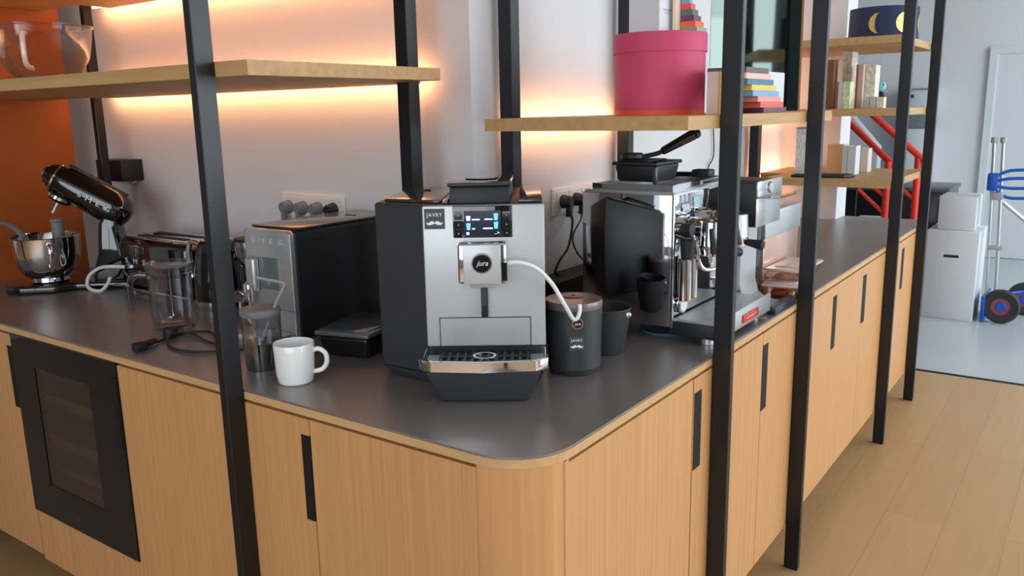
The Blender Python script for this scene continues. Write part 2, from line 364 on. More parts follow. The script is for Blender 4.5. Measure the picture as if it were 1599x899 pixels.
def shelf(x0, x1, y0, y1, zt, label, mats, notches=(), th=.028, led=None, holes=(), spacer_end=None):
    cx, cy = (x0 + x1) / 2, (y0 + y1) / 2
    t = thing('wooden_shelf', label, 'shelf', (cx, cy, zt), 0, 'oak wall shelves')
    m = M()
    # split along the run into bands so posts pass through real notches
    if x1 - x0 > y1 - y0:
        cur = x0
        for (a, b_, c_, d) in sorted(holes):
            m.box(cur - cx, a - cx, y0 - cy, y1 - cy, -th, 0)
            m.box(a - cx, b_ - cx, c_ - cy, d - cy, -th, 0); cur = b_
        m.box(cur - cx, x1 - cx, y0 - cy, y1 - cy, -th, 0)
    else:
        cur = y0
        for (a, b_, c_, d) in sorted(holes):
            m.box(x0 - cx, x1 - cx, cur - cy, a - cy, -th, 0)
            m.box(c_ - cx, d - cx, a - cy, b_ - cy, -th, 0); cur = b_
        m.box(x0 - cx, x1 - cx, cur - cy, y1 - cy, -th, 0)
    m.build('board', mats, t)
    if led:
        a, b_ = led
        if x1 - x0 > y1 - y0:
            M().box(max(a, -2.205) - cx, b_ - cx, y1 - cy + .0003, spacer_end - cy, -th, 0).build('added_led_spacer', mats, t)  # added unseen spacer, keeps the LED near the wall for a tight glow
            M().box(a - cx, b_ - cx, spacer_end - cy + .0003, spacer_end - cy + .005, -.020, -.008).build('led_strip', LED, t)
        else:
            M().box(spacer_end - cx, x0 - cx - .0003, a - cy, b_ - cy, -th, 0).build('added_led_spacer', mats, t)
            M().box(spacer_end - cx - .005, spacer_end - cx - .0003, a - cy, b_ - cy, -.020, -.008).build('led_strip', LED, t)
    return t
e = .0012
SL = 1.553
shelf(-2.43, -.624, 0, .548, SL, 'long oak shelf above the left run carrying the clear bowl', OAKS, led=(-2.32, -.79), spacer_end=.665)
shelf(-2.43, -.624, 0, .548, 1.858, 'upper oak shelf at top left, seen from below', OAKS, led=(-2.32, -.79), spacer_end=.665)
shelf(-.503, 0, .557, 1.60, 1.434, 'oak shelf holding the pink hat box', OAKY, led=(.85, 1.45), spacer_end=-.612)
for z, lb in ((1.434, 'oak shelf at far end with small books, middle of three'), (1.154, 'lowest oak shelf at far end, just above the counter'), (1.706, 'top oak shelf at far end carrying the moon lampshade')):
    shelf(-.503, 0, 2.505, 3.234, z, lb, OAKY, led=(2.78, 3.2), spacer_end=-.612)
#OBJECTS
# ================================================================== bean-to-cup machine with milk hose
A = R(34)
def javry(parent, loc, rot, s, m=LOGOW, ground=None):
    st = M().box(-s / 2, s / 2, -s / 2, s / 2, 0, .0006, r=.0003, seg=1).build('sticker', mat('sticker_grey', (66, 68, 72), .5), parent)
    st.location = loc; st.rotation_euler = rot
    text('lettering', 'JAVRY', st, (0, s * .19, .0008), (0, 0, 0), s * .25, m, .0002, 1.15)
    up = [(.0, -.02), (.06, .05), (.14, .07), (.24, .02), (.33, -.04), (.40, .02), (.395, -.06), (.33, -.125), (.22, -.13), (.10, -.10), (0, -.055)]
    pts = [(a * s, (b_ - .17) * s) for a, b_ in up] + [(-a * s, (b_ - .17) * s) for a, b_ in up[-2:0:-1]]
    mo = M().prism(pts, .0007, .0012).build('moustache_mark', m, st)
    return st
J = thing('coffee_machine', 'large silver and anthracite coffee machine with blue display and chrome drip lip', 'coffee machine', (-.254, .205, HZ), A)
# housing: side wings sweep back from the front panel
foot = [(-.118, .104), (-.228, .175), (-.205, .47), (.112, .47), (.119, .15), (.117, .104)]
foot_b = [(-.112, .12), (-.200, .175), (-.18, .46), (.105, .46), (.110, .16), (.105, .12)]
M().prism(foot_b, .0, .025, top=foot, r=.002).prism(foot, .025, .372, r=.006, seg=3).build('housing', ANTH, J)
M().prism([(-.208, .185), (-.10, .13), (-.085, .13), (-.085, .455), (-.192, .455)], .3725, .379, r=.002).prism([(-.082, .12), (-.07, .12), (-.07, .455), (-.082, .455)], .3725, .379, r=.001).prism([(.07, .12), (.118, .12), (.116, .455), (.07, .455)], .3725, .379, r=.002).build('top_cover', mat('top_anthracite', (58, 56, 55), .16, coat=.6), J)
M().cyl((-.14, .36, .379), (-.14, .36, .3805), .008).build('lid_recess', BLKD, J)
m = M().box(-.118, .121, .088, .106, .088, .372, r=.003); m.build('front_panel', ALU, J)
M().prism([(-.118, .1072), (-.1215, .1060), (-.1222, .1035), (-.1185, .1035)], .03, .371).build('side_seam', BLKM, J)
m = M().prism([(-.068, .12), (.054, .12), (.056, .33), (-.070, .33)], .372, .405, top=[(-.066, .125), (.052, .125), (.054, .325), (-.068, .325)], r=.003)
m.build('bean_hopper', BLKM, J)
lid = M().box(-.071, .057, .118, .33, .4055, .4135, r=.004, seg=3).build('hopper_lid', mat('smoked_lid', (26, 30, 32), .05, coat=1), J)
M().lathe([(0, 0), (.034, 0), (.036, .003), (.03, .004), (.0, .0025)], (-.007, .22, .413)).build('lid_grip', GLOSS, lid)
dp = M().box(-.058, .058, .0835, .0885, .309, .3715, r=.0015).build('display_panel', GLOSS, J)
sc = M().box(-.036, .036, .0825, .0838, .3145, .362).build('screen', SCR, dp)
Fr = (R(90), 0, 0)
for x, z, mt_, k in ((-.0275, .3475, SCRW, .7), (-.0275, .3315, SCRB, 1), (.0265, .350, SCRB, 1), (.0265, .3335, SCRB, 1)):
    M().prism([(x - .0032, z - .0066 * k), (x + .0032, z - .0066 * k), (x + .0044, z + .0066 * k), (x - .0044, z + .0066 * k)], .0818, .0824, axis='y').build('cup_icon', mt_, sc)
for x0, x1, z in ((-.0205, -.005, .345), (.004, .020, .3455), (-.0205, -.0145, .327), (.001, .020, .3275)): M().box(x0, x1, .0818, .0824, z - .0012, z + .0012).build('menu_text', SCRW, sc)
text('page_dots', '...>', sc, (.028, .0822, .3185), Fr, .008, SCRW, .0002); M().box(-.0315, -.0265, .0818, .0824, .3155, .3205).build('menu_square', SCRW, sc)
for sx in (-.047, .047):
    for z in (.318, .335, .353):
        M().box(sx - .008, sx + .008, .0818, .0836, z - .0078, z + .0078, r=.0006, seg=1).cyl((sx, .0817, z), (sx, .081, z), .0015, n=10, mi=1).build('button', [GLOSS, GREYL], dp)
javry(J, (-.094, .0877, .347), Fr, .040)
sp = M().box(-.047, .047, .035, .088, .226, .305, r=.006, seg=3).build('spout_block', CHROME, J)
M().box(-.036, .036, .031, .036, .226, .303, r=.002).build('spout_face', ALU, sp)
M().cyl((0, .0315, .268), (0, .027, .268), .0195, n=40).build('badge_ring', CHROME, sp); M().cyl((0, .0285, .268), (0, .0262, .268), .0172, n=40).build('badge', GLOSS, sp)
text('badge_lettering', 'jura', sp, (.001, .0258, .268), Fr, .014, LOGOW, .0003, shear=.35)
M().box(.037, .0478, .034, .060, .232, .268).build('side_slot', GLOSS, sp)
for x in (-.016, .02): M().cyl((x, .055, .2265), (x, .055, .216), .009, .007, n=20).build('nozzle', CHROME, sp)
M().box(-.024, .028, .04, .08, .218, .227, r=.002).build('nozzle_bar', GREYL, sp)
M().box(-.0065, .0065, .078, .0885, .150, .226, r=.001).build('hose_channel', BLKM, J)
M().box(-.0045, .0045, .0765, .0785, .175, .215).build('channel_insert', ANTH, J)
# raised cup recess outline in the front panel
m = M()
for a in ((-.092, .092, .1465, .148), (-.092, -.0907, .084, .148), (.0907, .092, .084, .148)): m.box(a[0], a[1], .0868, .0885, a[2], a[3])
m.build('recess_line', BLKD, J)
tray = M().prism([(-.084, 0), (.084, 0), (.10, .12), (-.10, .12)], .002, .066, top=[(-.110, -.020), (.110, -.020), (.116, .12), (-.116, .12)], r=.004, seg=3).build('drip_tray', ANTH, J)
lipo = [(-.124, .075), (-.124, .0), (-.10, -.020), (0, -.030), (.10, -.020), (.124, .0), (.124, .075)]
lipi = [(-.117, .075), (-.117, .004), (-.096, -.012), (0, -.021), (.096, -.012), (.117, .004), (.117, .075)]
M().prism(lipo + lipi[::-1], .067, .088, r=.001, seg=1).build('chrome_lip', CHROME, tray)
m = M().prism([(-.09, .004), (.09, .004), (.09, .086), (-.09, .086)], .07, .076)
for k in range(12): m.box(-.088 + k * .0155, -.082 + k * .0155, .006, .084, .076, .0795)
m.box(-.09, .09, .0, .006, .072, .080).box(-.09, .09, .04, .044, .0765, .080); m.build('drip_grid', BLKM, tray)
M().lathe([(.018, 0), (.023, 0), (.023, .003), (.018, .003), (.018, 0)], (0, .04, .0795)).build('grid_ring', CHROME, tray)
M().box(-.116, .116, .0, .088, .064, .0705).build('tray_frame', ALU, tray)
# milk hose (belongs with machine)
def P3(l): return [Vector(q) for q in l]
hose = M().tube([(-.246, .265, 1.162), (-.224, .280, 1.166), (-.200, .308, 1.153), (-.184, .338, 1.120), (-.174, .366, 1.076), (-.171, .390, 1.044), (-.172, .404, 1.0325), (-.166, .408, 1.036), (-.163, .412, 1.050), (-.166, .4165, 1.062)], .0042, n=10).build('milk_hose', CWHITE)
tag(hose, 'white milk hose running from the silver machine to the black milk container', 'hose')

# milk container
K = thing('milk_container', 'black round milk container right of the silver coffee machine', 'container', (-.216, .476, HZ))
M().lathe([(0, 0), (.050, 0), (.054, .004), (.0555, .012), (.0575, .014), (.0605, .13), (.0605, .142), (0, .142)], n=64).build('body', ANTH, K)
M().lathe([(0, .142), (.061, .142), (.0615, .145), (.0615, .154), (.060, .158), (0, .159)], n=64).build('lid', mat('lid_taupe', (112, 98, 94), .3, coat=.3), K)
M().lathe([(0, .1592), (.018, .1592), (.021, .1605), (.018, .1612), (.005, .1612), (.004, .1595), (0, .1595)], (-.008, .012, 0)).build('lid_knob', mat('rose_brown', (140, 100, 88), .4), K)
M().lathe([(0, .1612), (.004, .1612), (.004, .1618), (0, .1618)], (-.008, .012, 0)).build('lid_hole', BLKD, K)
vb = math.atan2(-1.486, .90)   # direction of the camera from the container
def onk(da, r_, z): return (r_ * math.cos(vb + da), r_ * math.sin(vb + da), z)
M().cyl(onk(.12, .058, .118), onk(.12, .0655, .118), .0115, n=32).build('badge_ring', CHROME, K); M().cyl(onk(.12, .06, .118), onk(.12, .0662, .118), .0098, n=32).build('badge', GLOSS, K)
text('badge_lettering', 'jura', K, onk(.12, .0666, .118), (R(90), 0, vb + .12 + PI / 2), .008, LOGOW, .0002, shear=.35)
javry(K, onk(.10, .0606, .075), (R(90), 0, vb + .10 + PI / 2), .032)

# knock box bucket behind it, and second bucket
def bucket(loc, lab, s=1.0):
    t = thing('knock_bucket', lab, 'bucket', loc, R(25))
    M().lathe([(0, 0), (.042 * s, 0), (.044 * s, .004), (.056 * s, .098 * s), (.058 * s, .1 * s), (.0575 * s, .102 * s), (.0545 * s, .101 * s), (.041 * s, .008), (0, .008)], n=48).build('body', mat('dark_rubber', (46, 48, 52), .55), t)
    M().cyl((-.05 * s, 0, .085 * s), (.05 * s, 0, .085 * s), .007 * s).build('knock_bar', BLKM, t)
    M().sph((.050 * s, -.022 * s, .088 * s), .008 * s, (1, .5, 1)).build('bar_cap', CHROME, t)
    return t
bucket((-.228, .635, HZ), 'black tapered knock-out bucket half hidden behind the black milk container', 1.05)

# ================================================================== espresso machine
E_ = thing('espresso_machine', 'polished steel espresso machine with side panel like a mirror and red badge', 'espresso machine', (-.265, .975, HZ))
def L(x0, x1, y0, y1, z0, z1): return (x0 + .265, x1 + .265, y0 - .975, y1 - .975, z0, z1)
M().box(*L(-.376, -.14, .795, 1.155, .036, .345), r=.002).build('body', BLKM, E_)
M().box(*L(-.378, -.135, .788, .7945, .034, .352), r=.002).build('side_panel', MIRS, E_)
M().box(*L(-.378, -.135, 1.1555, 1.162, .034, .352), r=.002).build('side_panel', MIRS, E_)
M().box(*L(-.137, -.130, .788, .797, .034, .352), r=.001).build('panel_edge', CHROME, E_)
M().box(*L(-.1395, -.132, .797, 1.155, .30, .352), r=.002).build('fascia', MIRS, E_)
M().box(*L(-.1395, -.134, .797, 1.155, .06, .298)).build('back_splash', MIRS, E_)
tt = M().box(*L(-.372, -.132, .79, 1.16, .352, .358)).build('top_tray', STEEL, E_)
M().box(*L(-.362, -.15, .81, .815, .358, .372)).box(*L(-.362, -.15, 1.135, 1.14, .358, .372)).box(*L(-.36, -.355, .81, 1.14, .358, .372)).box(*L(-.15, -.145, .81, 1.14, .358, .372)).build('cup_rail', CHROME, tt)
bd = M().box(*L(-.1325, -.129, .83, .872, .308, .327), r=.002).build('maker_plate', GLOSS, E_)
M().box(*L(-.1292, -.1284, .833, .869, .3095, .3255)).build('plate_rim', CHROME, bd)
M().box(*L(-.1325, -.1285, .90, .955, .312, .338), r=.002).build('switch_plate', mat('switch_glass', (160, 190, 195), .1), E_)
gp = Vector((.265, -.975, 0))
def ec(p0, p1, r0, r1=None, nm='part', mt=CHROME, par=E_, bev=.002): return M().cyl(Vector(p0) + gp, Vector(p1) + gp, r0, r1, bev=bev).build(nm, mt, par)
for i, yy in enumerate((.885, 1.04)):
    g = ec((-.134, yy, .262), (-.075, yy, .262), .030, .026, 'group_head'); ec((-.075, yy, .285), (-.075, yy, .225), .030, .033, 'brew_flange', CHROME, g)
    ec((-.075, yy, .224), (-.075, yy, .202), .034, .031, 'portafilter', CHROME, g)
    ec((-.045, yy, .214), (.0, yy - .0, .208), .0085, .0135, 'portafilter_handle', BLKM, g, .004) if i else ec((-.045, yy, .214), (-.02, yy + .05, .205), .008, .010, 'portafilter_handle', BLKM, g, .003)
    ec((-.075, yy, .203), (-.075, yy, .18), .008, .005, 'spout', CHROME, g)
    lv = ec((-.065, yy - .03, .27), (-.055, yy - .03, .21), .006, .010, 'lever', BLKM, g)
for yy in (.822, .93, 1.12): ec((-.125, yy, .268), (-.098, yy, .268), .016, .018, 'valve_knob', BLKM); ec((-.134, yy, .268), (-.12, yy, .268), .010, .010, 'knob_stem')
for yy in (.81, .845): ec((-.11, yy, .20), (-.11, yy, .10), .0155, .0165, 'chrome_sleeve')
for yy in (.82,): ec((-.108, yy, .245), (-.108, yy, .20), .019, .016, 'wand_grip', BLKM)
M().tube([q + gp for q in P3([(-.115, .83, .262), (-.10, .835, .25), (-.09, .845, .19), (-.08, .865, .168), (-.065, .92, .165), (-.055, .955, .15), (-.052, .965, .12)])], .005).build('steam_wand', CHROME, E_)
M().tube([q + gp for q in P3([(-.115, .99, .262), (-.09, .985, .22), (-.085, .975, .14), (-.082, .972, .09)])], .005).build('steam_wand', CHROME, E_)
pg = ec((-.134, .828, .088), (-.118, .828, .088), .024, .024, 'pressure_gauge'); ec((-.1182, .828, .088), (-.1175, .828, .088), .019, .019, 'dial', PLATE, pg, 0)
dt = M().box(*L(-.139, -.022, .79, 1.16, .016, .05), r=.002).build('drip_tray', BLKM, E_)
M().box(*L(-.0225, -.016, .788, 1.162, .014, .062), r=.002).build('tray_front', STEEL, dt)
m = M().box(*L(-.135, -.024, .795, 1.155, .050, .0525))
for k in range(26): m.box(*L(-.133, -.026, .80 + k * .0138, .8075 + k * .0138, .0525, .055))
m.build('drip_grid', STEEL, dt)
pb = M().box(*L(-.0165, -.013, .95, 1.06, .024, .045), r=.001).build('badge', mat('badge_red', (190, 48, 44), .3), dt)
M().prism([(.972 - .975, .0335), (.995 - .975, .036), (1.02 - .975, .034), (1.04 - .975, .037), (1.04 - .975, .0350), (1.02 - .975, .032), (.995 - .975, .034), (.972 - .975, .0315)], -.0129 + .265, -.0123 + .265, axis='x').build('script_mark', mat('badge_text', (236, 180, 170), .4), pb)
for x, y in ((-.05, .815), (-.05, 1.12), (-.36, .82), (-.36, 1.13)): ec((x, y, 0), (x, y, .0165 if x > -.1 else .035), .0155, .0155, 'foot', STEEL, E_, .001)
# shallow blue-grey dish under it
dsh = M().lathe([(0, 0), (.05, 0), (.058, .006), (.060, .010), (.0565, .010), (.049, .003), (0, .003)], (-.185, .862, HZ), n=48).build('drip_dish', mat('blue_grey', (88, 112, 128), .4))
tag(dsh, 'shallow blue-grey dish under the front left of the espresso machine', 'dish')
# black box on top with portafilter
B = thing('storage_box', 'black plastic box standing on top of the espresso machine', 'box', (-.268, .925, HZ + .373))
M().prism([(-.050, -.062), (.050, -.062), (.050, .062), (-.050, .062)], 0, .040, top=[(-.057, -.070), (.057, -.070), (.057, .070), (-.057, .070)], r=.005).build('tub', BLKM, B)
M().prism([(-.062, -.075), (.062, -.075), (.062, .075), (-.062, .075)], .0405, .049, r=.003).box(-.050, .03, -.06, .05, .0492, .0525, r=.0015).build('rim', BLKM, B)
M().box(.052, .062, -.078, -.066, -.004, .038, r=.002).build('clip', mat('clip_blue_grey', (58, 70, 84), .2), B)
def pfilter(loc, rz, lab):
    t = thing('portafilter', lab, 'portafilter', loc, rz, 'loose portafilters')
    M().tube([(-.03, 0, -.003), (.01, 0, .004), (.035, 0, .013)], .006).build('neck', BLKM, t)
    M().cyl((.025, 0, .009), (.110, 0, .052), .010, .0140, bev=.004).cyl((.108, 0, .051), (.122, 0, .058), .0143, .013, bev=.003).build('handle', GLOSS, t)
    M().cyl((-.050, 0, -.007), (-.050, 0, .008), .028, .028, bev=.003).build('basket', BLKM, t)
    return t
pfilter((-.262, .935, HZ + .4335), R(40), 'black handled portafilter lying across the black box, handle pointing up right')
hd = thing('tamper_set', 'black tools lying on the right of the espresso machine top', 'tool', (-.205, 1.075, HZ + .3725))
M().box(-.12, .02, -.012, .008, 0, .012, r=.003).box(-.12, .03, .035, .05, 0, .010, r=.003).build('bar', GLOSS, hd); M().box(.0, .05, -.022, .018, .0, .02, r=.004).build('grip', BLKM, hd)

# second slim machine behind the espresso machine
G = thing('grinder', 'slim steel machine with boxy head right of the espresso machine', 'coffee grinder', (-.20, 1.27, HZ))
def LG(x0, x1, y0, y1, z0, z1): return (x0 + .20, x1 + .20, y0 - 1.27, y1 - 1.27, z0, z1)
col = [(-.30, .0), (-.03, 0.0), (-.03, .012), (-.075, .018), (-.098, .035), (-.108, .07), (-.108, .26), (-.30, .26)]
M().prism([(a + .20, b_) for a, b_ in col], 1.175 - 1.27, 1.30 - 1.27, axis='y').build('column', STEEL, G)
M().box(*LG(-.30, -.109, 1.3005, 1.345, 0, .26), r=.002).build('rear_strip', mat('dark_steel', (60, 66, 72), .25, metal=.7), G)
M().box(*LG(-.33, -.068, 1.168, 1.178, .262, .352), r=.002).box(*LG(-.33, -.07, 1.178, 1.36, .262, .352), r=.003).build('head', BLKM, G)
hf = M().box(*LG(-.0695, -.064, 1.168, 1.365, .314, .355), r=.001).box(*LG(-.0695, -.066, 1.168, 1.365, .232, .311), r=.001).build('head_front', STEEL, G)
M().box(*LG(-.20, -.070, 1.180, 1.355, .232, .2615)).build('tank', BLKM, G)
M().cyl((-.064 + .2, 1.26 - 1.27, .334), (-.058 + .2, 1.26 - 1.27, .334), .016, bev=.002).build('dial', CHROME, hf)
M().box(*LG(-.34, -.01, 1.17, 1.40, .312, .3145)).build('glass_shelf', GLASS, G)
# backing steel box with polished front
bx = thing('steel_box', 'low polished steel appliance behind the clear food tubs', 'appliance', (-.25, 1.56, HZ))
M().box(-.12, .13, -.16, .17, .0, .165, r=.002).build('body', mat('steel_painted_reflection', (214, 176, 158), .22, metal=.6), bx); M().box(-.125, .135, -.165, .175, .166, .245, r=.003).build('hood', STEEL, bx)  # peach base colour stands in for warm wood reflected in the polish
ps = M().box(-.25, -.002, 1.178 - .0, 1.41, HZ + .0, HZ + .012, r=.001) if False else None
sl = M().box(-.10, .0, 1.168 + .18, 1.40, 0, .01) if False else None
bar = M().prism([(-.026, 1.17), (-.004, 1.17), (-.004, 1.344), (-.026, 1.344)], HZ + .0005, HZ + .021, r=.001).build('glass_plate_holder', mat('dark_bar', (46, 52, 58), .3))
tag(bar, 'dark bar along the counter edge in front of the clear tubs', 'bar')
def tubx(loc, lab, cont=None, w_=.075, h=.04, rz=0):
    t = thing('food_tub', lab, 'food container', loc, rz, 'clear lidded food tubs')
    M().prism([(-w_ * .85, -w_ * .85), (w_ * .85, -w_ * .85), (w_ * .85, w_ * .85), (-w_ * .85, w_ * .85)], 0, h, top=[(-w_, -w_), (w_, -w_), (w_, w_), (-w_, w_)], r=.004).build('tub', TINT, t)
    M().box(-w_ - .003, w_ + .003, -w_ - .003, w_ + .003, h + .0005, h + .009, r=.003).box(-w_ * .7, w_ * .7, -w_ * .7, w_ * .7, h + .009, h + .012, r=.001).build('lid', mat('tub_lid', (226, 196, 184), .2, coat=.5), t)
    if cont: M().box(-w_ * .6, w_ * .2, -w_ * .5, w_ * .3, .004, h * .55, r=.003).box(w_ * .25, w_ * .55, -w_ * .5, w_ * .1, .004, h * .5, r=.003, mi=1).build('contents', [mat('caramel', (180, 96, 44), .5), mat('cream_piece', (236, 206, 140), .5)], t)
    return t
tubx((-.060, 1.42, HZ), 'lower clear food tub with caramel coloured pieces, at the counter edge', True, w_=.055, h=.034, rz=R(8))
tubx((-.062, 1.515, HZ + .0465), 'upper clear food tub with pale pink lid, topmost of the two', None, w_=.055, h=.026, rz=0).scale = (.95, 1.95, 1)

# ================================================================== left run appliances
# slim automatic machine with silver front
S_ = thing('automatic_coffee_machine', 'black automatic coffee machine with slim silver front behind the white mug', 'coffee machine', (-1.002, .31, HZ))
prof = [(.09, .004), (.09, .268), (.082, .276), (-.082, .276), (-.09, .268), (-.09, .004), (-.084, 0), (.084, 0)]
M().prism([(a, b_) for a, b_ in prof], .012, .385, axis='y', r=.003).build('housing', BLKM, S_)
M().box(-.087, .087, .02, .38, .2762, .282, r=.003).build('top_lid', mat('lid_brown_gloss', (60, 54, 52), .2, coat=.5), S_)
M().box(-.01, .03, .27, .278, .2822, .2828).build('lid_slot', BLKD, S_)
M().prism([(.0885, .006), (.0885, .268), (.078, .277), (-.078, .277), (-.0885, .268), (-.0885, .006), (-.082, .001), (.082, .001)], -.004, .0115, axis='y', r=.003).build('front_plate', STEEL, S_)
M().box(-.088, .088, -.0046, -.0035, .0765, .0775).build('drawer_seam', BLKD, S_)
for i, ch in enumerate('SMEG'): text('lettering', ch, S_, (-.052 + i * .035, -.0048, .247), Fr, .019, SILV, .0018, sx=1.35)
sp2 = M().box(-.072, -.034, -.024, -.0042, .115, .205, r=.009, seg=4).build('spout_block', STEEL, S_)
M().box(-.062, -.038, -.042, -.0242, .092, .142, r=.006, seg=3).build('spout', CHROME, sp2)
M().box(-.030, .034, -.0065, -.0042, .125, .205, r=.001, seg=1).build('control_dish', mat('steel_blue', (128, 138, 144), .2, metal=.7), S_)
M().box(-.08, .08, -.10, -.004, .0, .022, r=.004).build('drip_tray', STEEL, S_)
# black tub with clear lid
T = thing('food_container', 'black container with clear lid between the two coffee machines', 'food container', (-.735, .36, HZ), R(14))
M().prism([(-.06, -.085), (.06, -.085), (.06, .085), (-.06, .085)], 0, .050, top=[(-.068, -.095), (.068, -.095), (.068, .095), (-.068, .095)], r=.010, seg=3).build('tub', mat('tub_black', (24, 25, 27), .3), T)
M().box(-.073, .073, -.10, .10, .0505, .062, r=.005, seg=3).build('lid', mat('lid_smoke', (92, 98, 102), .12, coat=.8), T); M().box(-.06, .06, -.087, .087, .062, .064, r=.001).build('lid_panel', mat('lid_smoke_in', (70, 76, 80), .1, coat=.8), T)
# mug
MG = thing('mug', 'white ceramic mug on the counter edge in front of the silver-fronted machine', 'mug', (-.671, .095, HZ), R(36))
M().lathe([(0, 0), (.032, 0), (.036, .003), (.040, .02), (.0425, .084), (.0418, .086), (.0400, .084), (.0375, .02), (.033, .006), (0, .006)], n=64).build('body', CERAM, MG)
M().tube([(.0395, 0, .068), (.052, 0, .071), (.066, 0, .060), (.067, 0, .040), (.056, 0, .026), (.038, 0, .022)], .0052, n=12).build('handle', CERAM, MG)
# tall clear container, grey lid, metal straw
C_ = thing('milk_jar', 'tall clear jar with round grey lid and tilted straw left of the white mug', 'jar', (-.812, .125, HZ))
M().lathe([(0, .002), (.036, .002), (.039, .008), (.0425, .05), (.0430, .122), (.0415, .122), (.041, .05), (.037, .010), (0, .009)], n=48).build('beaker', GLASS, C_)
M().lathe([(0, 0), (.037, 0), (.0385, .006), (.0365, .062), (0, .062)], n=48).build('inner_cup', mat('mirror_grey', (120, 122, 124), .08, metal=.9), C_)
M().lathe([(0, .122), (.043, .122), (.0445, .126), (.0445, .133), (.042, .137), (0, .138)], n=48).build('lid', GREYP, C_)
M().tube([(-.022, -.012, .012), (.002, .004, .075), (.028, .020, .142), (.046, .032, .182), (.046, .032, .192), (.020, .018, .198), (-.005, .004, .204)], .0035).build('straw', GREYL, C_)
# clear measuring jug
V = thing('glass_jug', 'clear plastic jug with long side handle in front of the black toaster', 'jug', (-1.325, .235, HZ), R(215))
M().lathe([(0, .004), (.040, .004), (.050, .012), (.054, .03), (.056, .15), (.060, .168), (.064, .176), (.062, .177), (.057, .168), (.0535, .15), (.0515, .03), (.047, .016), (.038, .010), (0, .010)], n=56).build('beaker', GLASS, V)
M().lathe([(.050, .0), (.053, .003), (.045, .008), (.040, .004), (.050, .0)], n=56).lathe([(.0565, .140), (.0590, .142), (.0590, .150), (.0568, .152), (.0565, .140)], n=56).lathe([(0, .165), (.052, .165), (.052, .169), (0, .169)], n=48).build('collar', GLASS, V)
M().tube([(.054, 0, .142), (.085, 0, .144), (.104, 0, .132), (.108, 0, .10), (.107, 0, .045)], .0085, n=12).build('handle', glass_mat('clear_handle', (226, 226, 232), .42), V)
M().lathe([(0, .03), (.020, .03), (.020, .034), (0, .034)], n=24).cyl((0, 0, .034), (0, 0, .16), .0025).build('plunger', CHROME, V)
# loose black cable with plug
cb = M().tube([(-1.205, .105, .906), (-1.22, .16, .905), (-1.218, .215, .905), (-1.17, .240, .905), (-1.08, .195, .905), (-1.00, .15, .905), (-1.06, .10, .905), (-1.15, .105, .905), (-1.21, .15, .913), (-1.20, .20, .908), (-1.10, .18, .905), (-.97, .175, .905), (-.93, .19, .905)], .0032, n=8)
cbo = thing('power_cable', 'loose black power cable with plug lying behind the nearest post', 'cable', (0, 0, 0)); cb.build('cord', BLKM, cbo)
M().cyl((-1.187, .062, .911), (-1.204, .102, .911), .0095, .008, bev=.002).box(-1.196, -1.172, .035, .066, .901, .921, r=.003).build('connector', BLKM, cbo)
M().lathe([(0, 0), (.017, 0), (.019, .006), (.017, .022), (.009, .028), (0, .028)], (-1.235, .165, .901)).build('plug', BLKM, cbo)
# toaster
O = thing('toaster', 'glossy black two-slot toaster with rounded ends against the wall', 'toaster', (-1.735, .515, HZ))
M().prism([(-.19, -.085)] + [(.19, -.085), (.19, .085), (-.19, .085)], .014, .178, r=.028, seg=6).build('body', GLOSS, O)
M().box(-.172, .172, -.066, .066, .1745, .1815, r=.004, seg=3).build('top_plate', CHROME, O)
for y in (-.028, .028): M().box(-.13, .13, y - .015, y + .015, .1805, .183).build('slot', BLKD, O)
M().box(-.188, .188, -.083, .083, .0035, .015, r=.003).build('base_trim', CHROME, O)
for x in (-.15, .15):
    for y in (-.06, .06): M().cyl((x, y, 0), (x, y, .005), .012, n=16).build('foot', CHROME, O)
for i, ch in enumerate('SMEG'): text('lettering', ch, O, (-.135 + i * .05, -.0862, .105), Fr, .024, SILV, .001, sx=1.3)
M().cyl((.191, 0, .07), (.2, 0, .07), .02, bev=.002).build('dial', CHROME, O)
# kettle
Kt = thing('kettle', 'glossy black kettle with chrome base partly behind the nearest post', 'kettle', (-1.430, .462, HZ), R(200))
M().lathe([(0, .028), (.072, .028), (.074, .04), (.072, .09), (.064, .15), (.054, .19), (.045, .200), (0, .203)], n=56).build('body', GLOSS, Kt)
M().lathe([(0, .0), (.074, 0), (.076, .004), (.075, .024), (.070, .028), (0, .028)], n=56).build('base', CHROME, Kt)
M().lathe([(0, .203), (.035, .203), (.030, .212), (.012, .216), (.010, .222), (0, .224)], n=40).build('lid', GLOSS, Kt)
M().tube([(.052, 0, .182), (.085, 0, .190), (.098, 0, .165), (.097, 0, .11), (.092, 0, .085)], .009, n=12).build('handle', CHROME, Kt)
M().tube([(-.06, 0, .15), (-.085, 0, .175)], .014, smooth=0).build('spout', GLOSS, Kt)
# milk frother
F = thing('milk_frother', 'milk frother with chrome jug on black base between post and silver front', 'milk frother', (-1.293, .480, HZ))
M().lathe([(0, 0), (.050, 0), (.049, .02), (.043, .05), (.040, .09), (.040, .132), (0, .132)], n=48).build('base', GLOSS, F)
M().lathe([(.0, .133), (.030, .133), (.034, .140), (.046, .165), (.050, .205), (.0485, .205), (.044, .165), (.030, .14), (0, .139)], n=48).build('jug', CHROME, F)
M().lathe([(0, .2055), (.050, .2055), (.046, .213), (0, .216)], n=48).build('lid', BLKM, F)
kb = M().cyl((.005, -.04, .055), (.018, -.070, .055), .020, .020, bev=.003).cyl((.016, -.066, .055), (.019, -.074, .055), .014, .014, bev=.002).build('knob', CHROME, F)
tag(M().tube([(-1.245, .39, .945), (-1.20, .36, .932), (-1.15, .35, .912), (-1.118, .335, .9045)], .0035).build('power_cable', CWHITE), 'short white cable drooping in front of the milk frother knob', 'cable')
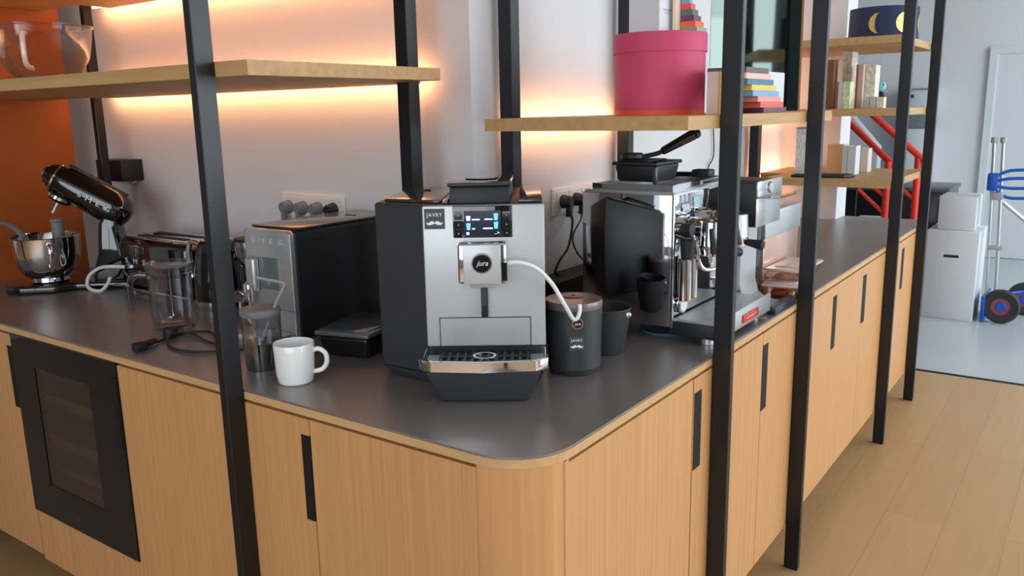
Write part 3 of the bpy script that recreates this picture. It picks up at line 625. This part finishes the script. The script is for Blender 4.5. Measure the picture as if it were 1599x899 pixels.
# stand mixer
X = thing('stand_mixer', 'glossy black stand mixer with tilted head at the orange panel', 'stand mixer', (-2.17, .325, HZ), R(43))
m = M().prism([(-.11, -.08), (-.06, -.105), (.05, -.10), (.10, -.06), (.27, -.065), (.30, -.03), (.30, .03), (.27, .065), (.10, .06), (.05, .10), (-.06, .105), (-.11, .08)], 0, .026, r=.008, seg=3); m.build('base', GLOSS, X)
cp = [(.15, .02), (.27, .02), (.285, .05), (.255, .12), (.245, .20), (.25, .235), (.205, .245), (.185, .22), (.175, .12), (.155, .06)]
M().prism(cp, -.045, .045, axis='y', r=.014, seg=4).build('column', GLOSS, X)
H2 = Matrix.Translation((.222, 0, .268)) @ Matrix.Rotation(R(32), 4, 'Y')
# head along local -x from the pivot
hp = [(0, -.222), (.024, -.221), (.034, -.216), (.045, -.195), (.052, -.155), (.057, -.08), (.060, 0), (.056, .035), (.042, .058), (.02, .068), (0, .070)]
M().lathe(hp, n=48, mtx=H2 @ Matrix.Rotation(R(90), 4, 'Y') @ Matrix.Diagonal((1.0, .98, 1, 1))).build('head', GLOSS, X)
M().box(-.17, .03, -.012, .012, .053, .0615, r=.003, mtx=H2).build('top_strip', BLKM, X)
M().lathe([(0, -.230), (.020, -.230), (.023, -.224), (.018, -.2195), (0, -.2195)], n=32, mtx=H2 @ Matrix.Rotation(R(90), 4, 'Y')).build('hub_cap', CHROME, X)
M().lathe([(.0465, -.191), (.0495, -.187), (.0485, -.183), (.0465, -.191)], n=48, mtx=H2 @ Matrix.Rotation(R(90), 4, 'Y')).build('chrome_band', CHROME, X)
M().cyl((-.150, 0, -.035), (-.150, 0, -.065), .044, .038, mtx=H2, bev=.003).build('planetary_hub', GLOSS, X)
M().lathe([(.040, 0), (.046, 0), (.046, .010), (.040, .010), (.040, 0)], (-.150, 0, -.054), n=48, mtx=H2).build('hub_ring', CHROME, X)
M().cyl((-.150, 0, -.065), (-.150, 0, -.112), .0065, n=20, mtx=H2, bev=.001).build('attachment_shaft', STEEL, X)
M().cyl((-.0, -.052, -.0), (-.0, -.064, 0), .008, n=20, mtx=H2, bev=.001).build('pivot_cap', CHROME, X)
for i, ch in enumerate('SMEG'):
    yy = (.0575, .0590, .0598, .0602)[i]
    t_ = text('lettering', ch, X, (0, 0, 0), (0, 0, 0), .022, SILV, .0022, sx=1.25)
    t_.matrix_local = H2 @ Matrix.Translation((-.088 + i * .031, -yy - .0006, .000)) @ Matrix.Rotation(R(90), 4, 'X') @ Matrix.Diagonal((1.3, 1, 1, 1))
W_ = thing('mixing_bowl', 'polished steel mixing bowl with handle under the tilted mixer head', 'bowl', (-2.17, .325, HZ + .027), R(-20))
M().lathe([(0, .0), (.052, 0), (.060, .004), (.054, .010), (.058, .014), (.078, .030), (.096, .062), (.103, .10), (.106, .150), (.109, .152), (.1065, .153), (.1025, .146), (.099, .10), (.090, .062), (.072, .034), (.05, .020), (0, .018)], n=64).build('body', CHROME, W_)
M().tube([(.107, 0, .135), (.128, 0, .130), (.134, 0, .10), (.122, 0, .055), (.098, 0, .05)], .008, n=12, flat=.6).build('handle', CHROME, W_)
spt = thing('spatula', 'grey spatula leaning over the left rim of the steel bowl', 'spatula', (-2.17, .31, HZ + .05))
M().tube([(-.197, -.03, .166), (-.15, -.028, .162), (-.105, -.022, .147), (-.07, -.016, .12)], .0135, flat=.6).build('handle', GREYP, spt); M().tube([(-.07, -.016, .1195), (-.045, -.010, .08), (-.03, -.005, .045)], .016, flat=.4).build('blade', GREYP, spt)
psh = thing('pusher', 'grey round pusher standing at the back of the steel bowl', 'pusher', (-2.150, .360, HZ + .098))
M().cyl((0, 0, 0), (.004, 0, .125), .0185, .0195, bev=.002).build('shaft', GREYP, psh); M().cyl((.004, 0, .1253), (.004, 0, .135), .0215, .0215, bev=.002).build('cap', GREYP, psh)
tag(M().tube([(-1.885, .43, .982), (-1.93, .40, .984), (-1.985, .395, .973), (-2.028, .385, .948), (-2.030, .375, .922), (-2.005, .37, .9065), (-1.95, .375, .906), (-1.915, .38, .930), (-1.90, .385, .955)], .0058).build('power_cable', CWHITE), 'white cable loop between the mixer and the toaster', 'cable')
# ------------------------------------------------ wall fittings
def outlet(name, lab, loc, rz, n, plugs, pitch=.071):
    t = thing(name, lab, 'socket', loc, rz)
    Wd = n * pitch + .012
    M().box(-Wd / 2, Wd / 2, -.010, 0, -.042, .042, r=.004, seg=3).build('frame', PLATE, t)
    for i in range(n):
        x = -(n - 1) / 2 * pitch + i * pitch
        pp = M().box(x - .031, x + .031, -.0125, -.0102, -.031, .031, r=.001, seg=1).lathe([(.0195, 0), (.021, 0), (.021, .0015), (.0195, .0015), (.0195, 0)], mtx=Matrix.Translation((x, -.0125, 0)) @ Matrix.Rotation(R(90), 4, 'X')).build('socket_plate', PLATE, t)
        if plugs[i] != ' ':
            mt = {'g': GREYP, 'b': BLKM}[plugs[i]]
            pg_ = M().cyl((x, -.0145, 0), (x, -.046, 0), .021, .016, bev=.003).box(x - .007, x + .007, -.045, -.028, -.045, -.008, r=.003).build('plug', mt, t)
    return t
outlet('wall_socket', 'white four-gang wall socket with three grey plugs and one black plug', (-1.277, YW - .0005, 1.176), 0, 4, 'gggb', .0665)
outlet('wall_socket', 'white wall socket strip with black plugs right of the coffee machine', (XW + .0005, 1.235, 1.182), R(90), 4, 'bbb ', .074)
tag(M().tube([(-.625, 1.124, 1.16), (-.618, 1.135, 1.12), (-.612, 1.10, 1.05), (-.610, 1.05, 1.018), (-.615, 1.03, .985), (-.615, 1.05, .973)], .0038).build('power_cable', BLKM), 'thick black cable hanging from the left plug of the right socket strip', 'cable')
tag(M().tube([(-.625, 1.198, 1.155), (-.615, 1.18, 1.125), (-.615, 1.13, 1.075), (-.615, 1.16, 1.02), (-.60, 1.21, .977), (-.59, 1.22, .973)], .0026).build('power_cable', BLKM), 'thin black cable hanging beside the thick one at the right socket strip', 'cable')
tag(M().tube([(-.650, 2.289, 1.42), (-.650, 2.311, 1.264), (-.650, 2.26, 1.214), (-.650, 2.258, 1.176), (-.650, 2.298, 1.159), (-.650, 2.303, .902)], .0025).build('power_cable', BLKM), 'thin cable running down the plain wall above the espresso machine', 'cable')
bb = M().box(-.655, -.56, .95, 1.445, HZ + .001, HZ + .070, r=.002).build('cable_box', BLKM); tag(bb, 'low black box along the wall behind the milk container', 'box')
wb = thing('wall_speaker', 'small black cube on the wall beside the far left back post', 'speaker', (-2.262, YW - .0005, 1.270))
M().box(-.088, .078, -.085, 0, -.038, .038, r=.003).build('case', BLKM, wb); M().tube([(.02, -.04, -.036), (.03, -.03, -.052), (.06, -.02, -.040)], .003).build('cord', CWHITE, wb)

# ================================================================== things on the shelves
Q = thing('glass_bowl', 'large clear bowl on the left oak shelf', 'bowl', (-1.775, .205, SL))
Z9 = [(r_ * .86, z_ * .92) for r_, z_ in [(0, .0), (.060, 0), (.070, .003), (.105, .03), (.134, .075), (.146, .13), (.150, .160), (.156, .163), (.156, .167), (.146, .164), (.1425, .13), (.130, .076), (.101, .033), (.066, .008), (0, .006)]]
M().lathe(Z9, n=64).build('bowl', GLASS, Q)
M().tube([(.083, -.083, .125), (.098, -.098, .12), (.098, -.098, .05), (.070, -.070, .035)], .007).build('handle', mat('clear_ridge', (226, 200, 186), .1, coat=1), Q)
HB = thing('hat_box', 'round pink hat box with orange bottom band on the oak shelf', 'hat box', (-.255, .960, 1.434))
M().lathe([(0, .0125), (.1115, .0125), (.1115, .155), (0, .155)], n=72).build('body', PINK, HB)
M().lathe([(0, 0), (.1118, 0), (.1118, .0124), (0, .0124)], n=72).build('base_band', ORB, HB)
M().lathe([(0, .1555), (.1125, .1555), (.1125, .150), (.1150, .150), (.1150, .193), (.114, .195), (0, .195)], n=72).build('lid', PINK, HB)
LT = HB.location.z + .195
cb1 = thing('card_box', 'tall white card box standing on the pink hat box', 'box', (-.268, .945, LT + .0005), R(-4))
M().box(-.045, .04, -.04, .045, 0, .20, r=.001, seg=1).build('carton', CARD, cb1); M().box(.0401, .0406, -.022, .022, .0525, .0555).box(.0401, .0406, -.015, .010, .046, .0485).build('printed_line', GREYL, cb1)
def book(x0, x1, y0, y1, z0, z1, col, lab, grp, spine='y', pages=(232, 226, 214), nm='book'):
    cx, cy = (x0 + x1) / 2, (y0 + y1) / 2; hx, hy, h = (x1 - x0) / 2, (y1 - y0) / 2, z1 - z0
    t = thing(nm, lab, 'book', (cx, cy, z0), 0, grp); cm = mat('cover', col, .5, noise=.3 if ('pattern' in lab or 'flor' in lab or 'flower' in lab) else 0, nscale=(110, 110, 70)); pm = mat('pages', pages, .7)
    c_ = min(.0018, h * .15, hx * .3)
    if h < min(hx, hy):   # lying
        M().box(-hx, hx, -hy, hy, 0, c_).box(-hx, hx, -hy, hy, h - c_, h).box(-hx, hx, -hy, -hy + c_, c_, h - c_).box(hx - c_, hx, -hy + c_, hy, c_, h - c_).build('cover', cm, t)
        M().box(-hx + .002, hx - c_ - .0001, -hy + c_ + .0001, hy - .002, c_ + .0001, h - c_ - .0001).build('page_block', pm, t)
    else:                 # standing, spine towards -y or +x
        if spine == 'y': M().box(-hx, -hx + c_, -hy, hy, 0, h).box(hx - c_, hx, -hy, hy, 0, h).box(-hx + c_, hx - c_, -hy, -hy + c_, 0, h).build('cover', cm, t); M().box(-hx + c_ + .0001, hx - c_ - .0001, -hy + c_ + .0001, hy - .002, .002, h - .002).build('page_block', pm, t)
        else: M().box(-hx, hx, -hy, -hy + c_, 0, h).box(-hx, hx, hy - c_, hy, 0, h).box(-hx, -hx + c_, -hy + c_, hy - c_, 0, h).build('cover', cm, t); M().box(-hx + c_ + .0001, hx - .002, -hy + c_ + .0001, hy - c_ - .0001, .002, h - .002).build('page_block', pm, t)
    return t
z = LT + .0005
for i, (c_, nm) in enumerate([((140, 164, 140), 'sage green'), ((236, 108, 66), 'orange'), ((118, 56, 92), 'plum'), ((84, 110, 112), 'slate green'), ((222, 84, 84), 'coral red'), ((140, 156, 176), 'grey blue'), ((226, 170, 176), 'pale pink')]):
    book(-.208, -.166 - i * .004, .975, 1.036 - i * .0085, z, z + .0135, c_, nm + ' little book in the stack on the pink hat box', 'stacked books on the hat box'); z += .0138
book(-.2185, -.2095, .950, .99, LT + .0005, LT + .19, (236, 218, 190), 'cream upright book between the white box and the stack on the hat box', None)
# shelf with mirror
z = 1.4345
st = [((112, 72, 88), 'plum', 1.055, 1.230), ((226, 98, 78), 'red', 1.030, 1.205), ((228, 152, 146), 'salmon', 1.010, 1.185), ((128, 168, 204), 'light blue', 0.975, 1.165), ((224, 196, 84), 'yellow', 0.965, 1.140), ((66, 124, 152), 'teal blue', 0.935, 1.120), ((232, 186, 168), 'peach', 0.925, 1.100), ((96, 88, 90), 'dark grey', 0.925, 1.080)]
for c_, nm, a, b_ in st:
    book(-.115, -.02, a, b_, z, z + .0130, c_, nm + ' book in the stack beside the front post on the pink box shelf', 'stacked books on the shelf'); z += .0133
wb2 = thing('card_box', 'white card with small lettering standing behind the coloured book stack', 'box', (-.135, 1.38, 1.4345))
M().box(-.006, .006, -.16, .168, 0, .112, r=.001, seg=1).build('carton', CARD, wb2); M().box(.0081, .0086, -.03, .055, .055, .0575).build('printed_line', GREYL, wb2)
book(-.090, -.062, .865, .955, 1.4345, 1.530, (222, 196, 186), 'upright cream book just left of the front post', 'upright books by the front post')
book(-.061, -.034, .865, .930, 1.4345, 1.530, (240, 176, 86), 'upright amber book just left of the front post', 'upright books by the front post')
MR = thing('mirror', 'dark tinted mirror leaning behind the coloured book stack', 'mirror', (-.098, 1.585, 1.4355), 0, None)
MR.rotation_euler = (R(-1.7), 0, math.atan2(.107, .232))
M().box(-.262, 0, 0, .006, 0, .46, r=.001, seg=1).build('pane', mat('tinted_mirror', (112, 124, 118), .03, metal=1), MR)
M().box(0.0003, .006, -.002, .008, 0, .46).build('frame_edge', mat('bronze_edge', (170, 130, 84), .3, metal=.7), MR)
# lampshade
LS = thing('lampshade', 'navy drum lampshade with gold moon phases on the top far shelf', 'lampshade', (-.165, 2.965, 1.7065))
M().lathe([(0.140, 0.004), (.137, .142), (.1345, .142), (.1375, .004), (.140, .004)], n=72).build('drum', NAVY, LS)
M().lathe([(.141, 0), (.141, .005), (.136, .005), (.136, 0), (.141, 0)], n=72).build('gold_rim', GOLD, LS)
vl = math.atan2(-1.01 - 2.965, .684 + .165)
def moon(a0, kind):
    r_ = .042; b = bmesh.new(); n = 20; cols = []
    for k in range(n + 1):
        v = r_ * math.cos(PI * k / n); h = math.sqrt(max(0, r_ * r_ - v * v))
        ua, ub = (-h, -.42 * h) if kind == 'c' else (-h, h)
        row = []
        for q in range(5):
            an = vl + a0 + (ua + (ub - ua) * q / 4) / .14; row.append(b.verts.new((.1402 * math.cos(an), .1402 * math.sin(an), .074 + v)))
        cols.append(row)
    for ra, rb in zip(cols, cols[1:]):
        for q in range(4): b.faces.new((ra[q], ra[q + 1], rb[q + 1], rb[q]))
    m = M(); m._add(b); return m.build('moon_print', GOLD, LS)
moon(-.12, 'c'); moon(.64, 'f'); moon(1.5, 'c'); moon(-2.2, 'c'); moon(2.4, 'c')
# small books on the middle far shelf (px left to right)
z = 1.4345
mid = [(-.286, -.250, 2.82, 2.92, .236, (214, 212, 196), 'tall patterned pale'),
       (-.211, -.203, 2.74, 2.84, .178, (176, 110, 66), 'rust brown'), (-.202, -.183, 2.74, 2.84, .178, (206, 180, 166), 'beige'), (-.182, -.143, 2.78, 2.86, .176, (224, 222, 206), 'floral white')]
for x0, x1, y0, y1, h, c_, nm in mid: book(x0, x1, y0, y1, z, z + h, c_, nm + ' upright book on the middle far shelf', 'upright books on the middle far shelf')
frt = [(-.262, -.254, .108, (150, 90, 60), 'small brown'), (-.253, -.236, .108, (206, 200, 206), 'small lilac white'), (-.235, -.207, .108, (214, 222, 176), 'small green flowered')]
for x0, x1, h, c_, nm in frt: book(x0, x1, 2.64, 2.70, z, z + h, c_, nm + ' book in front of taller ones on the middle far shelf', 'small books on the middle far shelf')
for x0, x1, h, c_, nm in [(-.157, -.143, .046, (190, 186, 190), 'tiny grey'), (-.141, -.117, .046, (200, 192, 194), 'tiny mauve'), (-.115, -.088, .044, (224, 220, 194), 'tiny cream flowered')]:
    book(x0, x1, 2.70, 2.75, z, z + h, c_, nm + ' book at the right end of the middle far shelf', 'tiny books on the middle far shelf')
fig = thing('figurine', 'small turquoise and black bird figurine behind the tiny books', 'figurine', (-.140, 2.88, z), 0, None, None); fig.scale = (1, 1, 1.15)
M().sph((0, 0, .030), .022, (1, 1, 1.35)).build('body', BLKM, fig); M().sph((.004, -.004, .078), .017, (1, 1, 1.15)).build('head', mat('turquoise', (132, 196, 204), .4), fig); M().sph((.012, -.016, .083), .0035).build('eye', BLKD, fig)
fr = thing('picture_frame', 'gold edged dark frame standing at the left end of the middle far shelf', 'frame', (-.305, 2.72, z))
M().box(-.016, .012, -.006, .05, 0, .20, r=.001, seg=1).build('panel', mat('bronze', (120, 84, 52), .3, metal=.5), fr); M().box(-.018, .014, -.008, .052, .2005, .210).build('top_bar', GOLD, fr)
# lowest far shelf
z = 1.1545
low = [(-.330, -.262, 2.82, 2.90, .128, (240, 190, 140), 'peach coloured'), (-.261, -.240, 2.80, 2.88, .122, (206, 210, 214), 'white with dark edge'), (-.238, -.206, 2.80, 2.88, .122, (212, 218, 222), 'pale blue white'),
       (-.238, -.222, 2.95, 3.02, .105, (214, 210, 202), 'short ivory'), (-.220, -.188, 2.95, 3.02, .105, (216, 212, 204), 'short wide ivory')]
for x0, x1, y0, y1, h, c_, nm in low: book(x0, x1, y0, y1, z, z + h, c_, nm + ' upright book on the lowest far shelf', 'upright books on the lowest far shelf')
cd = thing('glass_vase', 'textured clear block vase on the lowest far shelf before the warm glow', 'vase', (-.372, 2.64, z + .012))
M().box(-.034, .036, -.03, .03, 0, .190, r=.004).build('block', mat('ribbed_glass', (222, 220, 216), .25, noise=.25, nscale=(160, 160, 60)), cd); M().box(-.037, .039, -.033, .033, .1905, .195).build('rim', mat('dull_pink', (190, 140, 124), .4), cd)
tag(M().prism([(-.41, 2.575), (-.20, 2.60), (-.17, 2.66), (-.21, 2.72), (-.41, 2.70)], z, z + .011, r=.003).build('tablet', BLKM), 'flat black tablet lying under the clear vase on the lowest far shelf', 'tablet')
cd.location = (-.372, 2.64, z + .0115)

# ================================================================== hall beyond
def carton(loc, sx, sy, sz, lab, hole=False):
    t = thing('cardboard_box', lab, 'box', loc, 0, 'white cardboard boxes')
    M().box(-sx / 2, sx / 2, -sy / 2, sy / 2, 0, sz, r=.004).build('carton', mat('white_carton', (206, 208, 212), .6), t)
    if hole: M().box(-.045, .045, -sy / 2 - .001, -sy / 2 + .01, sz * .70, sz * .735, r=.004).build('hand_hole', BLKD, t)
    M().box(-sx / 2 - .0008, sx / 2 + .0008, -.012, .012, sz * .15, sz + .0012).build('tape', mat('tape_grey', (188, 192, 196), .4), t)
    return t
carton((-.078, 5.12, FZ), .300, .40, .580, 'large white cardboard box with hand hole on the grey floor', True)
carton((-.070, 5.09, FZ + .5815), .215, .28, .215, 'smaller white box on top of the large cardboard box')
HT = thing('hand_truck', 'silver folding hand truck with blue handle and black wheels', 'hand truck', (.0, 0, 0))
for x in (.125, .175): 
    M().cyl((x - .035, 5.05, 1.20), (x + .01, 5.00, .22), .011, n=16).build('upright', mat('alu_tube', (176, 182, 184), .3, metal=.6), HT); M().cyl((x - .036, 5.05, 1.20), (x - .0365, 5.05, 1.235), .019, n=16, bev=.004).build('end_cap', GREYL, HT)
for sgn, (x, y) in ((0, (.222, 4.98)), (1, (.330, 5.30))):
    w_ = M().cyl((x - .035, y, FZ + .108), (x + .035, y + .0, FZ + .108), .108, n=48, bev=.02)
    wh = M().lathe([(.055, -.024), (.098, -.028), (.108, -.012), (.108, .012), (.098, .028), (.055, .024), (.055, -.024)], n=48, mtx=Matrix.Translation((x, y, FZ + .109)) @ Matrix.Rotation(R(90), 4, 'X')).build('wheel', RUB, HT); w_.bm.free()
    M().lathe([(.030, -.020), (.055, -.020), (.055, .020), (.030, .020), (.030, -.020)], n=40, mtx=Matrix.Translation((x, y, FZ + .109)) @ Matrix.Rotation(R(90), 4, 'X')).build('rim', mat('rim_red', (140, 70, 84), .4), wh)
    M().cyl((x, y - .024, FZ + .109), (x, y + .024, FZ + .109), .030, n=24, bev=.003).build('hub', BLUE, wh)
M().box(.112, .135, 4.94, 5.25, FZ + .005, FZ + .17, r=.004).build('toe_plate', BLUE, HT); M().cyl((.13, 4.99, FZ + .16), (.33, 5.29, FZ + .16), .010).build('axle', BLUE, HT)
hm = M().box(.075, .135, 4.995, 5.055, .905, 1.015, r=.01)
for z0, z1 in ((1.0, 1.035), (.965, .985), (.935, .925), (.905, .865)): hm.tube([(.13, 5.02, z0), (.20, 5.03, z1 - .003), (.33, 5.05, z1)], .010, n=10)
hm.build('handle', BLUE, HT)
for o_ in (0, .045): M().cyl((.115, 5.02 + o_, .88), (.36, 5.10 + o_, .66), .010, n=14).build('folding_arm', mat('alu_arm', (170, 176, 178), .35, metal=.5), HT)
M().box(.115, .20, 4.985, 5.03, .535, .56, r=.004).build('clamp', GREYL, HT); M().box(.10, .17, 4.985, 5.05, .85, .895, r=.006).build('clamp', GREYL, HT)
# red railing
RL = thing('stair_railing', 'red tubular stair railing beyond the far shelves', 'railing', (0, 0, 0))
def tb(a, b_, r_, nm): return M().cyl(a, b_, r_, n=16).build(nm, RED, RL)
tb((-.55, 4.6, 1.395), (-.20, 4.6, 1.084), .020, 'handrail'); tb((-.72, 4.75, 1.343), (-.33, 4.6, 1.01), .020, 'handrail')
tb((-.430, 4.6, FZ), (-.430, 4.6, 1.10), .021, 'rail_post'); tb((-.262, 4.6, FZ), (-.262, 4.6, 1.13), .021, 'rail_post')
tb((-.60, 4.6, .925), (-.44, 4.6, .78), .012, 'brace'); tb((-.52, 4.6, .95), (-.44, 4.6, .885), .012, 'brace'); tb((-.345, 4.6, .935), (-.27, 4.6, .875), .012, 'brace')
# black storage unit
BU = thing('storage_cabinet', 'low black glass fronted cabinet behind the red railing', 'cabinet', (-.50, 5.7, FZ))
M().box(-.50, .30, -.25, .25, 0, .769, r=.004).build('body', mat('cab_black', (26, 28, 30), .2), BU)
M().box(-.52, .31, -.27, .27, .77, .800, r=.004).build('top', mat('cab_top', (70, 74, 76), .3), BU)
for x in (-.30, -.1, .1): M().box(x - .004, x + .004, -.256, -.2505, .02, .765).build('door_frame', mat('cab_frame', (92, 100, 102), .3), BU)
tag(M().box(-.66, -.50, 4.85, 5.0, FZ, .712, r=.004).build('white_stand', mat('pale_grey', (180, 182, 184), .6)), 'pale grey box just visible above the far end of the counter', 'box')
# kitchenette
KU = thing('oven_tower', 'white built-in oven tower in the far kitchenette', 'oven', (-.78, 7.30, FZ))
M().box(-.10, .13, -.01, .29, 0, 1.16, r=.003).build('lower_cabinet', mat('kitchen_white', (204, 208, 210), .5), KU); M().box(-.10, .13, -.015, .29, 1.161, 1.28, r=.002).build('worktop_band', mat('kitchen_grey', (112, 118, 124), .5, noise=.3, nscale=(60, 60, 60)), KU)
ov = M().box(-.10, .13, -.02, .29, 1.281, 1.52, r=.004).build('oven', mat('oven_white', (196, 204, 204), .3), KU)
M().box(-.10, .13, -.03, -.02, 1.50, 1.512).build('oven_handle', GREYP, KU); M().box(-.055, -.01, -.024, -.019, 1.43, 1.46).build('display', mat('lcd', (70, 78, 82), .2), KU)
# stair flank
tag(M().prism([(-1.7, 1.75), (-1.15, 1.36), (-.92, 1.10), (-.92, FZ), (-1.7, FZ)], 6.6, 6.75, axis='y').build('stair_flank', mat('stair_grey', (190, 193, 194), .6)), 'pale sloping stair side behind the red handrails', 'staircase')

# shelving across the aisle, met in the photo only as a reflection in the tinted mirror
rp_ = thing('shelf_post', 'dark post seen only as a reflection in the tinted mirror', 'post', (1.27, -1.14, FZ)); M().box(-.03, .03, -.03, .03, 0, 2.8, r=.0015, seg=1).build('tube', BLK, rp_)
rs_ = thing('wooden_shelf', 'oak shelf seen only as a reflection in the tinted mirror', 'shelf', (1.50, -.90, 1.955), R(12)); M().box(-.30, .45, -.13, .13, -.05, 0).build('board', OAKS, rs_)
rl_ = thing('lampshade', 'navy moon lampshade seen only as a reflection in the tinted mirror', 'lampshade', (1.50, -.86, 1.956)); M().lathe([(.15, 0), (.147, .19), (.144, .19), (.147, 0), (.15, 0)], n=64).build('drum', NAVY, rl_)
M().lathe([(.151, 0), (.151, .005), (.146, .005), (.146, 0), (.151, 0)], n=64).build('gold_rim', GOLD, rl_)
